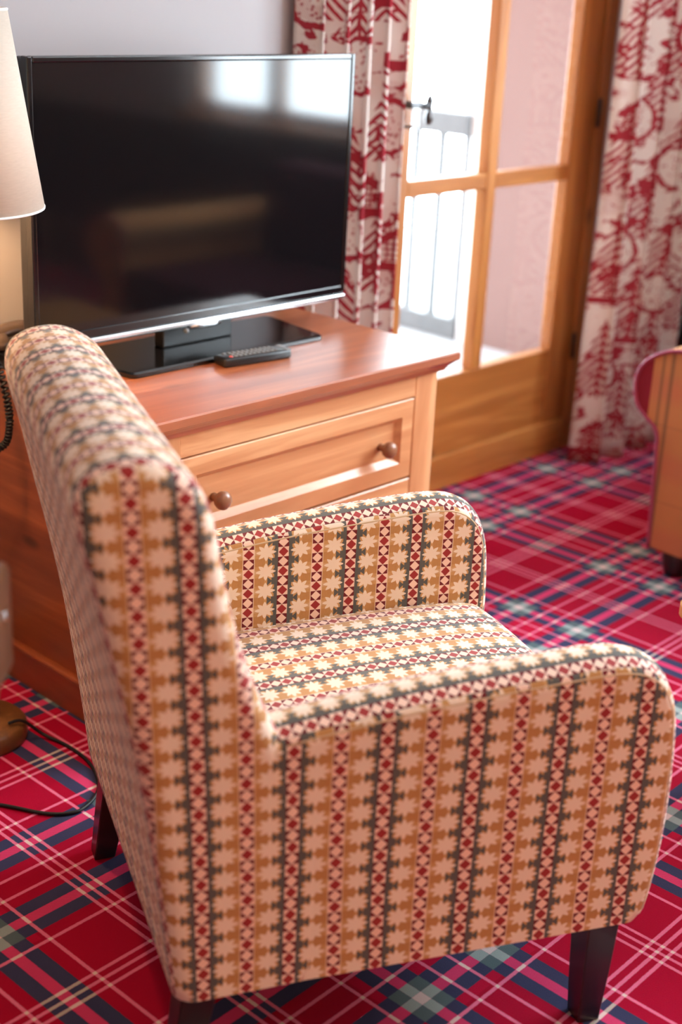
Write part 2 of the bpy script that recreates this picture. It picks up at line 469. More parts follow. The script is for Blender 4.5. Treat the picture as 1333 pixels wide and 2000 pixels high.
def upholster(P, v0, v1, r, uv_wrap, uv_side0, uv_side1, seg=6, flare=None, nv=6, crown=0.0, side_bulge=0.0):
    """closed (u,z) loop swept from v0 to v1 with rounded rims; uv functions give metres.
    uv_wrap(v_arc, arc) ; uv_side(u,z).  crown lifts the wrap between the rims"""
    n = len(P); nrm = poly_normals(P); P2 = [Vector(p[:2]) for p in P]
    zmin = min(p.y for p in P2)
    for i in range(n):                                 # the underside stays flat
        if P2[i].y < zmin+1e-4:
            us = [p.x for p in P2 if p.y < zmin+1e-4]
            nrm[i] = Vector((1.0 if P2[i].x == min(us) else (-1.0 if P2[i].x == max(us) else 0.0), 0.0))
    arc = [0.0]
    for i in range(n): arc.append(arc[-1]+(P2[(i+1) % n]-P2[i]).length)
    rings = []                                         # (inset, v, varc, is_side)
    for k in range(seg+1):
        th = PI/2*(1-k/seg)
        rings.append((r*(1-math.cos(th)), v0+r*(1-math.sin(th)), v0+r-r*th))
    for k in range(1, nv):
        f = k/nv; v = v0+r+(v1-v0-2*r)*f
        rings.append((-crown*math.sin(PI*f)**0.8, v, v))
    for k in range(seg+1):
        th = PI/2*k/seg
        rings.append((r*(1-math.cos(th)), v1-r*(1-math.sin(th)), v1-r+r*th))
    b = bmesh.new(); uvl = b.loops.layers.uv.new('UVMap'); VR = []
    def place(p, v):
        vv = v+(flare(p[0], p[1], v) if flare else 0.0)
        return (p[0], vv, p[1])
    for ins, v, va in rings:
        VR.append([b.verts.new(place(P2[i]+nrm[i]*ins, v)) for i in range(n)])
    R = len(rings)
    for j in range(R-1):
        side = 0 if j < seg*0.55 else (1 if j >= R-1-seg*0.55 else -1)
        for i in range(n):
            k = (i+1) % n
            f = b.faces.new((VR[j][i], VR[j][k], VR[j+1][k], VR[j+1][i])); f.smooth = True
            idx = ((j, i, arc[i]), (j, k, arc[i+1]), (j+1, k, arc[i+1]), (j+1, i, arc[i]))
            for lp, (jj, ii, ar) in zip(f.loops, idx):
                co = lp.vert.co
                if side == -1: lp[uvl].uv = uv_wrap(rings[jj][2], ar)
                else: lp[uvl].uv = (uv_side0 if side == 0 else uv_side1)(co.x, co.z)
    for j, fn in ((0, uv_side0), (R-1, uv_side1)):
        loop = VR[j]; cen = b.faces.new(loop if j else loop[::-1]); cen.smooth = False
        for lp in cen.loops: lp[uvl].uv = fn(lp.vert.co.x, lp.vert.co.z)
    bmesh.ops.recalc_face_normals(b, faces=b.faces[:])
    return b

# ------------------------------------------------------------------ room shell
WX0, WX1, WY0, WY1, CZ = -2.2, 4.35, -3.4, 2.50, 2.95
DX0, DX1, DZ, DY = 2.845, 3.955, 2.20, 2.577          # door opening
struct(obj('floor', box(WX0-0.1, WX1+0.1, WY0-0.1, DY+0.08, -0.06, 0.0), CARPET))
struct(obj('ceiling', box(WX0-0.1, WX1+0.1, WY0-0.1, WY1+0.2, CZ, CZ+0.1), CEIL))
struct(obj('wall_back', merge(box(WX0-0.1, DX0, WY1, WY1+0.2, 0, CZ), box(DX1, WX1+0.1, WY1, WY1+0.2, 0, CZ),
                              box(DX0, DX1, WY1, WY1+0.2, DZ, CZ)), WALL))
QY0, QY1, QZ0, QZ1 = -0.64, 1.50, 0.86, 2.80            # window in the right wall
struct(obj('wall_right', merge(box(WX1, WX1+0.2, WY0-0.1, QY0, 0, CZ), box(WX1, WX1+0.2, QY1, WY1, 0, CZ),
                               box(WX1, WX1+0.2, QY0, QY1, 0, QZ0), box(WX1, WX1+0.2, QY0, QY1, QZ1, CZ)), WALL))
struct(obj('wall_left', box(WX0-0.1, WX0, WY0-0.1, WY1+0.2, 0, CZ), WARMW))
struct(obj('wall_front', box(WX0-0.1, WX1+0.2, WY0-0.1, WY0, 0, CZ), WARMW))
struct(obj('baseboard_back', box(WX0, DX0-0.002, WY1-0.014, WY1-0.0005, 0.0005, 0.09, 0.003), WOODX))

struct(obj('trim_2', box(WX1-0.018, WX1-0.0005, WY0+0.01, WY1-0.02, 0.0005, QZ0-0.03, 0.003), DARKW))  # unseen dark panel added to darken what the television screen reflects
# window in the right wall
def window_right():
    t = bpy.data.objects.new('window_1', None); COL.objects.link(t); t.location = (WX1+0.08, (QY0+QY1)/2, QZ0); struct(t)
    wy = (QY1-QY0)/2; h = QZ1-QZ0
    f = lambda y0, y1, z0, z1: obj('frame', box(-0.03, 0.03, y0, y1, z0, z1, 0.004), DOORZ, t)
    f(-wy, -wy+0.07, 0, h); f(wy-0.07, wy, 0, h); f(-wy+0.07, wy-0.07, 0, 0.07); f(-wy+0.07, wy-0.07, h-0.07, h)
    ys = [-wy+0.07, -0.53, 0.0, 0.53, wy-0.07]
    for k in range(4):
        y0, y1 = ys[k]+(0.04 if k else 0), ys[k+1]-(0.04 if k < 3 else 0)
        if k: f(ys[k]-0.04, ys[k]+0.04, 0.07, h-0.07)
        obj('pane', box(-0.003, 0.003, y0, y1, 0.07, h-0.07), GLASS, t)
    obj('sill', box(-0.16, -0.03, -wy+0.001, wy-0.001, 0.001, 0.02, 0.004), DOORX, t)
window_right()
# french door
def french_door():
    t = bpy.data.objects.new('door_1', None); COL.objects.link(t); t.location = (0, DY, 0); struct(t)
    th = 0.045
    LX0, LX1 = DX0+0.055, DX1-0.055
    def part(nm, x0, x1, z0, z1, y0, y1, mt, bev=0.004): return obj(nm, box(x0, x1, y0, y1, z0, z1, bev), mt, t)
    part('jamb', DX0, LX0-0.002, 0, DZ, -0.012, 0.07, DOORZ); part('jamb', LX1+0.002, DX1, 0, DZ, -0.012, 0.07, DOORZ)
    part('head', LX0, LX1, DZ-0.055, DZ, -0.012, 0.07, DOORX)
    G0, G1, M0, M1 = 3.009, 3.784, 3.367, 3.414
    part('stile', LX0, G0, 0.012, DZ-0.058, 0, th, DOORZ); part('stile', G1, LX1, 0.012, DZ-0.058, 0, th, DOORZ)
    part('rail', G0, G1, 0.240, 0.366, 0.001, th-0.001, DOORX)
    part('bottom_panel', G0, G1, 0.110, 0.240, 0.004, th-0.004, DOORX, 0.002)
    part('kick_board', LX0+0.004, LX1-0.004, 0.0, 0.110, -0.012, 0.0, DOORX, 0.004)
    part('rail', G0, G1, 0.012, 0.110, 0.001, th-0.001, DOORX)
    rows = [(0.366, 0.921), (0.968, 1.523), (1.570, 2.06)]
    part('rail', G0, G1, 2.06, DZ-0.058, 0.001, th-0.001, DOORX)
    for z0, z1 in ((0.921, 0.968), (1.523, 1.570)):
        part('muntin', G0, M0, z0, z1, 0.002, th-0.002, DOORX); part('muntin', M1, G1, z0, z1, 0.002, th-0.002, DOORX)
    part('muntin', M0, M1, 0.366, 2.06, 0.001, th-0.001, DOORZ)
    for z0, z1 in rows:
        for x0, x1 in ((G0, M0), (M1, G1)):
            obj('pane', box(x0-0.003, x1+0.003, 0.007, 0.011, z0-0.003, z1+0.003), GLASS, t)
            # thin beading on the room side
    # handle
    hz = 1.168; hx = 2.945
    h = obj('handle', box(hx-0.018, hx+0.018, -0.009, 0.0, hz-0.075, hz+0.075, 0.004), CHROME, t, True)
    obj('lever', merge(tube([(hx, -0.005, hz+0.012), (hx, -0.05, hz+0.012)], 0.010, 12),
                       tube(catmull([(hx-0.012, -0.05, hz+0.012), (hx+0.03, -0.052, hz+0.013), (hx+0.05, -0.05, hz+0.008), (hx+0.072, -0.048, hz+0.012)], 5), 0.0085, 12)), STEEL, h, True)
    obj('lever_tip', lathe([(0.0, 0.062), (0.0035, 0.055), (0.003, 0.03), (0.009, 0.022), (0.011, 0.012), (0.009, 0.0), (0.006, -0.012), (0.011, -0.024), (0.012, -0.034), (0.008, -0.046), (0.0, -0.052)], 14, (hx+0.075, -0.048, hz+0.008)), STEEL, h, True)
    obj('key', merge(tube([(hx, -0.004, hz-0.045), (hx, -0.035, hz-0.045)], 0.004, 8),
                     tube([(hx+0.012*math.cos(a), -0.047+0.012*math.sin(a), hz-0.045) for a in [2*PI*k/16 for k in range(16)]], 0.003, 6, True)), STEEL, h, True)
    for z in (0.32, 1.08, 1.9):
        obj('hinge', lathe([(0.0, 0), (0.007, 0.002), (0.007, 0.088), (0.0, 0.09)], 12, (LX1, -0.014, z)), IRON, t, True)
french_door()

# ------------------------------------------------------------------ outside: balcony
BX = 5.0
struct(obj('balcony_floor', box(WX1-2.3, 7.2, WY1+0.201, 6.5, -0.16, -0.06), STONE))
struct(obj('balcony_wall', box(BX, BX+0.22, WY1+0.25, 3.86, -0.06, 3.0), SALMON))
struct(obj('trim_1', box(BX-0.02, BX+0.24, 3.86, 3.92, -0.06, 3.0, 0.004), WHITEP))
struct(obj('sky_block_roof', box(1.9, 5.4, WY1+0.201, 6.6, 2.45, 2.65), PANEL))  # unseen roof added to cut the sky light on the salmon wall
struct(obj('sky_block_wall', box(1.95, 2.15, WY1+0.205, 6.5, -0.06, 2.45), PANEL))  # unseen wall added to close off sky light from the open side
def railing():
    y0, y1 = 3.925, 6.3
    t = thing('balcony_railing', 'weathered grey wooden balcony railing outside the glazed door', 'railing', (BX, y0, -0.06))
    L = y1-y0
    obj('handrail', box(-0.05, 0.06, 0.0, L, 0.915, 1.015, 0.006), GREYW, t)
    obj('bottom_rail', box(-0.03, 0.03, 0.0, L, 0.0, 0.095, 0.004), GREYW, t)
    first = None; y = 0.022
    while y < L-0.05:
        if first is None: first = obj('baluster', box(-0.016, 0.016, -0.016, 0.016, 0.094, 0.916, 0.003), GREYW, t, loc=(0, y, 0))
        else: dup(first, (0, y, 0), t)
        y += 0.148
railing()

# ------------------------------------------------------------------ chest of drawers
HT = 0.72
def chest():
    x0, x1, y0, y1 = 1.555, 2.386, 1.921, 2.455
    t = thing('chest_of_drawers', 'knotty orange pine chest of drawers with round wooden knobs', 'chest', (x0, y0, 0))
    W, D = x1-x0, y1-y0
    # moulded top
    prof = [(-0.030, HT), (-0.034, HT-0.003), (-0.034, HT-0.018), (-0.031, HT-0.021), (-0.026, HT-0.024), (-0.016, HT-0.034), (-0.010, HT-0.045), (-0.004, HT-0.046), (0.02, HT-0.046)]
    b = bmesh.new(); rings = []
    for off, z in prof:
        rings.append([b.verts.new(p) for p in ((off, off, z), (W-off, off, z), (W-off, D, z), (off, D, z))])
    for i in range(len(rings)-1):
        for k in range(4): b.faces.new((rings[i][k], rings[i][(k+1) % 4], rings[i+1][(k+1) % 4], rings[i+1][k]))
    b.faces.new(rings[0]); b.faces.new(rings[-1][::-1]); bmesh.ops.recalc_face_normals(b, faces=b.faces[:])
    obj('top', b, TOPW, t)
    zt = HT-0.046
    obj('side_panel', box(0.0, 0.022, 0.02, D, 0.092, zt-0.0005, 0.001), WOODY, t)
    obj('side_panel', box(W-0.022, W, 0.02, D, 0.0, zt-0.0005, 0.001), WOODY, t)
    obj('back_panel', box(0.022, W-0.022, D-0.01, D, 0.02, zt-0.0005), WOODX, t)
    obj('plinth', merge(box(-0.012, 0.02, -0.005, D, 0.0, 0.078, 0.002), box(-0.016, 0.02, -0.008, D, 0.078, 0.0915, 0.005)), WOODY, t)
    sw = 0.073
    obj('stile', box(0.0, sw, 0.0, 0.02, 0.0925, zt-0.0005, 0.002), WOODZ, t)
    obj('stile', box(W-sw, W, 0.0, 0.02, 0.0, zt-0.0005, 0.002), WOODZ, t)
    obj('rail', box(sw, W-sw, 0.001, 0.02, 0.626, zt-0.0005, 0.001), WOODX, t)
    obj('base_rail', box(sw, W-sw, 0.001, 0.02, 0.0, 0.056, 0.001), WOODX, t)
    obj('drawer_gap_shade', box(sw, W-sw, 0.03, 0.04, 0.056, 0.626), DARKW, t)  # dark board standing in for the shade in the gaps between drawers
    for dz0, dz1 in ((0.4375, 0.6225), (0.2495, 0.4325), (0.0595, 0.2445)):
        a0, a1 = sw+0.002, W-sw-0.002
        b = bmesh.new(); fr = 0.038; rec = 0.013
        loops = []
        for ins, y in ((0.0, 0.02), (0.0, 0.002), (0.002, 0.0), (fr, 0.0), (fr+0.004, 0.004), (fr+0.009, 0.009), (fr+0.013, rec)):
            loops.append([b.verts.new(p) for p in ((a0+ins, y, dz0+ins), (a1-ins, y, dz0+ins), (a1-ins, y, dz1-ins), (a0+ins, y, dz1-ins))])
        for i in range(len(loops)-1):
            for k in range(4): b.faces.new((loops[i][k], loops[i][(k+1) % 4], loops[i+1][(k+1) % 4], loops[i+1][k]))
        b.faces.new(loops[-1]); bmesh.ops.recalc_face_normals(b, faces=b.faces[:])
        d = obj('drawer', b, WOODX, t)
        zc = (dz0+dz1)/2-0.007
        for kx in (0.169, 0.662):
            obj('knob', lathe([(0.0, -0.004), (0.009, -0.003), (0.0085, 0.010), (0.010, 0.016), (0.017, 0.021), (0.0195, 0.029), (0.018, 0.036), (0.012, 0.041), (0.0, 0.043)], 24, (kx, rec, zc), '-y'), KNOBW, d, True)
chest()

# ------------------------------------------------------------------ television and remote
def tv():
    cx, y, zb = 1.966, 2.250, HT
    t = thing('television', 'black flat screen television with chrome lower trim on pine chest', 'television', (cx, y, zb))
    hw, z0, z1 = 0.438, 0.056, 0.614
    body = obj('rear_housing', box(-hw+0.004, hw-0.004, 0.006, 0.040, z0+0.004, z1-0.002, 0.008, 3), BLACKP, t)
    fr = 0.012
    obj('bezel', merge(box(-hw, -hw+fr, -0.012, 0.010, z0+0.016, z1, 0.003), box(hw-fr, hw, -0.012, 0.010, z0+0.016, z1, 0.003),
                       box(-hw+fr, hw-fr, -0.012, 0.010, z1-fr, z1, 0.003), box(-hw+fr, hw-fr, -0.012, 0.010, z0+0.016, z0+0.034, 0.002)), BLACKG, t)
    obj('screen', box(-hw+fr, hw-fr, -0.0095, 0.004, z0+0.034, z1-fr), SCREEN, t)
    tr = obj('chrome_trim', box(-hw, hw, -0.015, 0.008, z0+0.002, z0+0.0155, 0.004, 3), CHROME, t); tr['label'] = 'bright chrome strip under the screen'
    obj('logo_lip', lathe([(0.0, -0.045), (0.006, -0.042), (0.0085, -0.02), (0.0085, 0.02), (0.006, 0.042), (0.0, 0.045)], 16, (0.0, -0.010, z0+0.001), 'x'), CHROME, t, True)
    obj('sensor_lens', lathe([(0.0, -0.006), (0.006, -0.003), (0.006, 0.003), (0.0, 0.006)], 12, (-0.055, -0.012, z0-0.006)), GREYP, t, True)
    obj('stand_neck', box(-0.10, 0.10, 0.012, 0.042, 0.012, z0+0.08, 0.004), BLACKP, t)
    def corner(px, py, a0, r=0.014):
        return [(px+r*math.cos(a0+PI/2*k/5), py+r*math.sin(a0+PI/2*k/5)) for k in range(6)]
    P = corner(0.262, -0.092, -PI/2)+corner(0.288, 0.10, 0)+corner(-0.288, 0.10, PI/2)+corner(-0.262, -0.092, PI)
    b = bmesh.new(); rg = []
    for ins, z in ((0.003, 0.0), (0.0, 0.002), (0.0, 0.009), (0.004, 0.0125)):
        rg.append([b.verts.new((px*(1-ins/0.28), py*(1-ins/0.1), z)) for px, py in P])
    for i in range(3):
        for k in range(len(P)): b.faces.new((rg[i][k], rg[i][(k+1) % len(P)], rg[i+1][(k+1) % len(P)], rg[i+1][k]))
    b.faces.new(rg[0][::-1]); b.faces.new(rg[-1]); bmesh.ops.recalc_face_normals(b, faces=b.faces[:])
    obj('stand_base', b, BLACKG, t)
tv()

def remote():
    p0, p1 = Vector((1.897, 2.123)), Vector((2.073, 2.101)); d = p1-p0
    t = thing('remote_control', 'slim black remote control lying before the television base', 'remote control', ((p0.x+p1.x)/2, (p0.y+p1.y)/2-0.006, HT+0.0005), math.atan2(d.y, d.x))
    obj('casing', box(-0.088, 0.088, -0.023, 0.023, 0.0, 0.020, 0.006, 3), BLACKP, t, True)
    first = None
    for i in range(11):
        for j in range(3):
            x = -0.066+i*0.0118; y = -0.013+j*0.013
            if i == 0 and j == 0:
                rb = obj('power_button', lathe([(0.0, 0.0), (0.0042, 0.0), (0.0042, 0.0018), (0.003, 0.0025), (0.0, 0.0026)], 12), REDP, t, True, (x, y, 0.0197)); rb['label'] = 'red power button'; continue
            if i == 0 and j == 1: continue
            if first is None: first = obj('button', box(-0.0038, 0.0038, -0.0044, 0.0044, 0, 0.0024, 0.001), GREYP, t, loc=(x, y, 0.0197))
            else: dup(first, (x, y, 0.0197), t)
    obj('end_cap', box(0.074, 0.0875, -0.021, 0.021, 0.0185, 0.0207, 0.0008), GREYP, t)
remote()

# ------------------------------------------------------------------ armchair
FA = math.radians(-26.9)
def armchair():
    t = thing('armchair', 'low armchair upholstered in cream fabric with woven star and diamond stripes', 'armchair', (0.9825, 1.162, 0.0), FA)
    ZB = 0.19
    back = [(0.0, ZB), (-0.012, 0.30), (-0.037, 0.493), (-0.060, 0.62), (-0.083, 0.73), (-0.101, 0.820), (-0.113, 0.868), (-0.119, 0.912), (-0.110, 0.942),
            (-0.085, 0.960), (-0.045, 0.967), (-0.010, 0.959), (0.026, 0.934), (0.046, 0.893), (0.058, 0.836), (0.072, 0.765), (0.090, 0.700), (0.116, 0.630), (0.146, 0.565), (0.185, 0.47), (0.21, 0.40), (0.215, 0.34)]
    P = [(p[0], p[1]) for p in catmull([(u_, z, 0) for u_, z in back], 4)]
    P += [(0.215, ZB+0.02), (0.205, ZB), (0.10, ZB)]
    S0 = 0.2839
    def sheared(u_, z):
        k = max(0.0, min(1.0, (0.20-u_)/0.20)); return u_+0.045*k*(0.50-z)*-1.0
    near = lambda u_, z: (sheared(u_, z)-S0, z-0.4871+0.25*PT_)
    far_in = lambda u_, z: ((u_-0.330)*1.028, z-0.49)
    far_out = lambda u_, z: (u_-S0, z-0.4871)
    bk = upholster(P, 0.0, 0.706, 0.030, lambda v, a: (v*1.0-0.02, a), near, far_out, 6, None, 10)
    obj('backrest', bk, FABRIC, t)
    # arms
    arm = [(0.10, ZB), (0.40, ZB), (0.708, ZB), (0.722, 0.205), (0.732, 0.27), (0.737, 0.34), (0.737, 0.43), (0.732, 0.51), (0.722, 0.560), (0.702, 0.596), (0.668, 0.620),
           (0.62, 0.628), (0.537, 0.624), (0.42, 0.615), (0.312, 0.604), (0.20, 0.588), (0.12, 0.575), (0.06, 0.56), (0.06, 0.40), (0.06, ZB)]
    AP = [(p[0], p[1]) for p in catmull([(a, b_, 0) for a, b_ in arm[2:-2]], 3)][:-1]+[(0.06, 0.535), (0.06, 0.40), (0.06, ZB), (0.40, ZB)]
    fl = lambda u_, z, v: 0.004-0.028*(u_-0.06)
    fl2 = lambda u_, z, v: -fl(u_, z, v)
    an = obj('arm', upholster(AP, 0.0, 0.094, 0.020, lambda v, a: (v-0.018, a), near, lambda u_, z: (u_-0.33, z), 5, fl, 4, 0.008), FABRIC, t)
    af = obj('arm', upholster(AP, 0.612, 0.706, 0.020, lambda v, a: (v-0.630, a), far_in, far_out, 5, fl2, 4, 0.008), FABRIC, t)
    # welts where the panels meet the wrap
    nn = poly_normals(AP); N = len(AP)
    rng = [i for i in range(N) if AP[i][0] > 0.13 and AP[i][1] > 0.2]
    def welt(v, f, sgn):
        pts = []
        for i in rng:
            p = Vector(AP[i])+nn[i]*0.0115
            pts.append((p.x, v+f(p.x, p.y, v)+sgn*0.0030, p.y))
        obj('welt', tube(pts, 0.0016, 6), WELT, t, True)
    welt(0.0, fl, 1); welt(0.094, fl, -1); welt(0.612, fl2, 1); welt(0.706, fl2, -1)
    # seat cushion: loop in (u,z), swept across the seat
    seat = [(0.16, 0.30), (0.45, 0.30), (0.70, 0.30), (0.722, 0.315), (0.730, 0.36), (0.726, 0.405), (0.708, 0.429), (0.675, 0.440), (0.58, 0.445), (0.45, 0.443), (0.30, 0.436), (0.20, 0.428), (0.16, 0.42)]
    SP = [(p[0], p[1]) for p in catmull([(a, b_, 0) for a, b_ in seat[2:]], 4)][:-1]+[(0.16, 0.39), (0.16, 0.30), (0.45, 0.30)]
    obj('seat_cushion', upholster(SP, 0.078, 0.628, 0.026, lambda v, a: (v-0.522, a), near, near, 5, None, 8, 0.010), FABRIC, t)
    rail = [(0.20, ZB), (0.695, ZB), (0.712, 0.20), (0.718, 0.25), (0.716, 0.299), (0.20, 0.299)]
    obj('seat_rail', upholster(rail, 0.080, 0.626, 0.006, lambda v, a: (v-0.522, a), near, near, 2, None, 3), FABRIC, t)
    obj('dust_cover', box(0.02, 0.70, 0.02, 0.686, ZB-0.003, ZB+0.01), RUBBER, t)
    # legs
    def leg(cu, cv, lean):
        b = bmesh.new(); rg = []
        for z, h, sh in ((ZB+0.0, 0.0265, 0.0), (ZB*0.5, 0.023, lean*0.5), (0.0, 0.0185, lean)):
            rg.append([b.verts.new((cu+sh+a*h, cv+c*h, z)) for a, c in ((-1, -1), (1, -1), (1, 1), (-1, 1))])
        for i in range(2):
            for k in range(4): b.faces.new((rg[i][k], rg[i][(k+1) % 4], rg[i+1][(k+1) % 4], rg[i+1][k]))
        b.faces.new(rg[0]); b.faces.new(rg[-1][::-1]); bmesh.ops.recalc_face_normals(b, faces=b.faces[:])
        bmesh.ops.bevel(b, geom=b.edges[:], offset=0.002, segments=1, affect='EDGES')
        obj('leg', b, DARKW, t)
    leg(0.655, 0.020, 0.0); leg(0.655, 0.686, 0.0); leg(0.045, 0.060, -0.03); leg(0.045, 0.640, -0.03)
armchair()

# ------------------------------------------------------------------ curtains
def curtain(name, x0, x1, y, amp, pleats, z0, z1, mat, label, ph=0.0, full=2.0, gather=0.0, yskew=0.0):
    b = bmesh.new(); uvl = b.loops.layers.uv.new('UVMap')
    NX, NZ = pleats*14, 40; rows = []; uvs = []
    rnd = random.Random(hash(name) % 97 if False else len(name)*7+pleats)
    jit = [rnd.uniform(-0.5, 0.5) for _ in range(pleats+2)]
    amps = [rnd.uniform(0.75, 1.2) for _ in range(pleats+2)]
    for j in range(NZ+1):
        fz = j/NZ; z = z0+(z1-z0)*fz; row = []; uvr = []; s = 0.0; prev = None
        for i in range(NX+1):
            f = i/NX; k = int(min(pleats-1, f*pleats)); ft = f*pleats-k
            jj = jit[k]*(1-ft)+jit[k+1]*ft; aa = amps[k]*(1-ft)+amps[k+1]*ft
            a = 2*PI*(f*pleats)+ph+jj+0.35*math.sin(fz*3.0+f*7)
            xx = x0+(x1-x0)*f
            xm = (x0+x1)/2; g = 1.0-gather*(fz)
            wave = math.sin(a)
            wave = math.copysign(abs(wave)**0.75, wave)
            px = xm+(xx-xm)*g+0.35*amp*aa*math.sin(2*a)
            py = y+yskew*f+amp*aa*(0.75+0.35*(1-fz))*wave
            p = Vector((px, py, z))
            if prev is not None: s += (Vector((px, py))-prev).length
            prev = Vector((px, py)); row.append(b.verts.new(p)); uvr.append((s*1.0, z))
        rows.append(row); uvs.append(uvr)
    for j in range(NZ):
        for i in range(NX):
            f = b.faces.new((rows[j][i], rows[j][i+1], rows[j+1][i+1], rows[j+1][i])); f.smooth = True
            for lp, (jj, ii) in zip(f.loops, ((j, i), (j, i+1), (j+1, i+1), (j+1, i))): lp[uvl].uv = uvs[jj][ii]
    o = obj(name, b, mat)
    for p in o.data.polygons: p.use_smooth = True
    md = o.modifiers.new('thickness', 'SOLIDIFY'); md.thickness = 0.0025
    tag(o, label, 'curtain')
    return o
curtain('curtain', 2.44, 2.83, 2.452, 0.030, 5, 0.004, 2.42, TOILE, 'red and white toile print curtain hanging behind the television', 0.6)
curtain('curtain', 3.80, 4.315, 2.425, 0.040, 4, 0.004, 2.42, TOILE2, 'red and white toile print curtain hanging behind the sofa arm', 2.2, yskew=-0.03)

# ------------------------------------------------------------------ floor lamp, cord, telephone
def floor_lamp():
    x, y = 1.347, 2.225
    t = thing('floor_lamp', 'lit floor lamp with tapered cream fabric shade and round wooden base', 'lamp', (x, y, 0))
    obj('base', lathe([(0.0, 0.0), (0.098, 0.0), (0.100, 0.006), (0.098, 0.030), (0.088, 0.040), (0.03, 0.048), (0.018, 0.060), (0.0, 0.060)], 48), LAMPW, t, True)
    obj('pole', lathe([(0.0, 0.058), (0.012, 0.058), (0.012, 1.07), (0.016, 1.08), (0.016, 1.115), (0.0, 1.115)], 20), LAMPW, t, True)
    zb, zt, rb, rt = 1.083, 1.417, 0.166, 0.113
    prof = [(rb, zb), (rt, zt), (rt-0.003, zt), (rb-0.003, zb), (rb, zb)]
    b = lathe(prof, 64, close=False); obj('shade', b, SHADE, t, True)
    for r, z in ((rb-0.0015, zb), (rt-0.0015, zt)):
        obj('rim', tube([(r*math.cos(2*PI*k/64), r*math.sin(2*PI*k/64), z) for k in range(64)], 0.0028, 6, True), WHITEP, t, True)
    obj('shade_ring', tube([((0.028)*math.cos(2*PI*k/24), 0.028*math.sin(2*PI*k/24), zb+0.06) for k in range(24)], 0.002, 6, True), CHROME, t, True)
    obj('bulb', lathe([(0.0, 1.112)]+[(0.030*math.sin(PI*k/12), 1.145-0.030*math.cos(PI*k/12)) for k in range(1, 12)]+[(0.0, 1.175)], 24), glow_mat(420, (1.0, 0.60, 0.30, 1)), t, True)
def glow_mat(strength=8, col=(1, 0.72, 0.42, 1)):
    m = Mat('lit_bulb', 0.4); m.b.inputs['Emission Color'].default_value = col; m.b.inputs['Emission Strength'].default_value = strength
    v = m.coord(); n = m.noise(v, 20, 2); m.base(m.mix((1, 0.9, 0.8, 1), (0.95, 0.85, 0.75, 1), n)); return m.m
floor_lamp()
cord_pts = [(1.375, 2.155, 0.049), (1.405, 2.150, 0.046), (1.440, 2.128, 0.010), (1.455, 2.07, 0.004), (1.452, 2.00, 0.004), (1.430, 1.935, 0.004), (1.395, 1.888, 0.004), (1.350, 1.864, 0.004), (1.318, 1.864, 0.004),
            (1.280, 1.896, 0.004), (1.235, 1.975, 0.004), (1.17, 2.06, 0.004), (1.08, 2.14, 0.004)]
tag(obj('power_cord', tube(catmull(cord_pts, 6), 0.0035, 8), RUBBER, None, True), 'black power cord looping over the tartan carpet behind the armchair', 'cord')

def telephone():
    t = thing('telephone', 'dark brown desk telephone on the pine chest behind the television', 'telephone', (1.590, 2.398, HT), math.radians(4))
    obj('body', prism([(-0.058, 0.0), (0.058, 0.0), (0.058, 0.042), (-0.058, 0.026)], 'x', -0.062, 0.058), BLACKP, t)
    pts = catmull([(-0.062, 0.0, 0.052), (-0.04, 0.006, 0.064), (0.0, 0.008, 0.068), (0.03, 0.006, 0.066), (0.055, 0.0, 0.056)], 5)
    obj('handset', merge(tube(pts, 0.015, 12), lathe([(0.0, 0.034), (0.026, 0.036), (0.027, 0.052), (0.018, 0.066), (0.0, 0.069)], 20, (-0.048, 0.002, 0)), lathe([(0.0, 0.034), (0.026, 0.036), (0.027, 0.052), (0.018, 0.066), (0.0, 0.069)], 20, (0.040, 0.002, 0))), BROWNP, t, True)
    base = [(-0.066, 0.0, 0.02), (-0.082, -0.045, 0.012), (-0.090, -0.080, -0.05), (-0.092, -0.086, -0.10), (-0.096, -0.070, -0.145), (-0.12, -0.02, -0.165), (-0.17, 0.05, -0.14)]
    path = catmull(base, 40); co = []
    for i, p in enumerate(path):
        a = i*1.05; d = (path[min(i+1, len(path)-1)]-path[max(i-1, 0)]).normalized()
        x = Vector((0, 0, 1)).cross(d); x = x.normalized() if x.length > 1e-3 else Vector((1, 0, 0)); y = d.cross(x)
        co.append(p+(x*math.cos(a)+y*math.sin(a))*0.0058)
    obj('coiled_cord', tube(co, 0.0032, 6), RUBBER, t, True)
telephone()

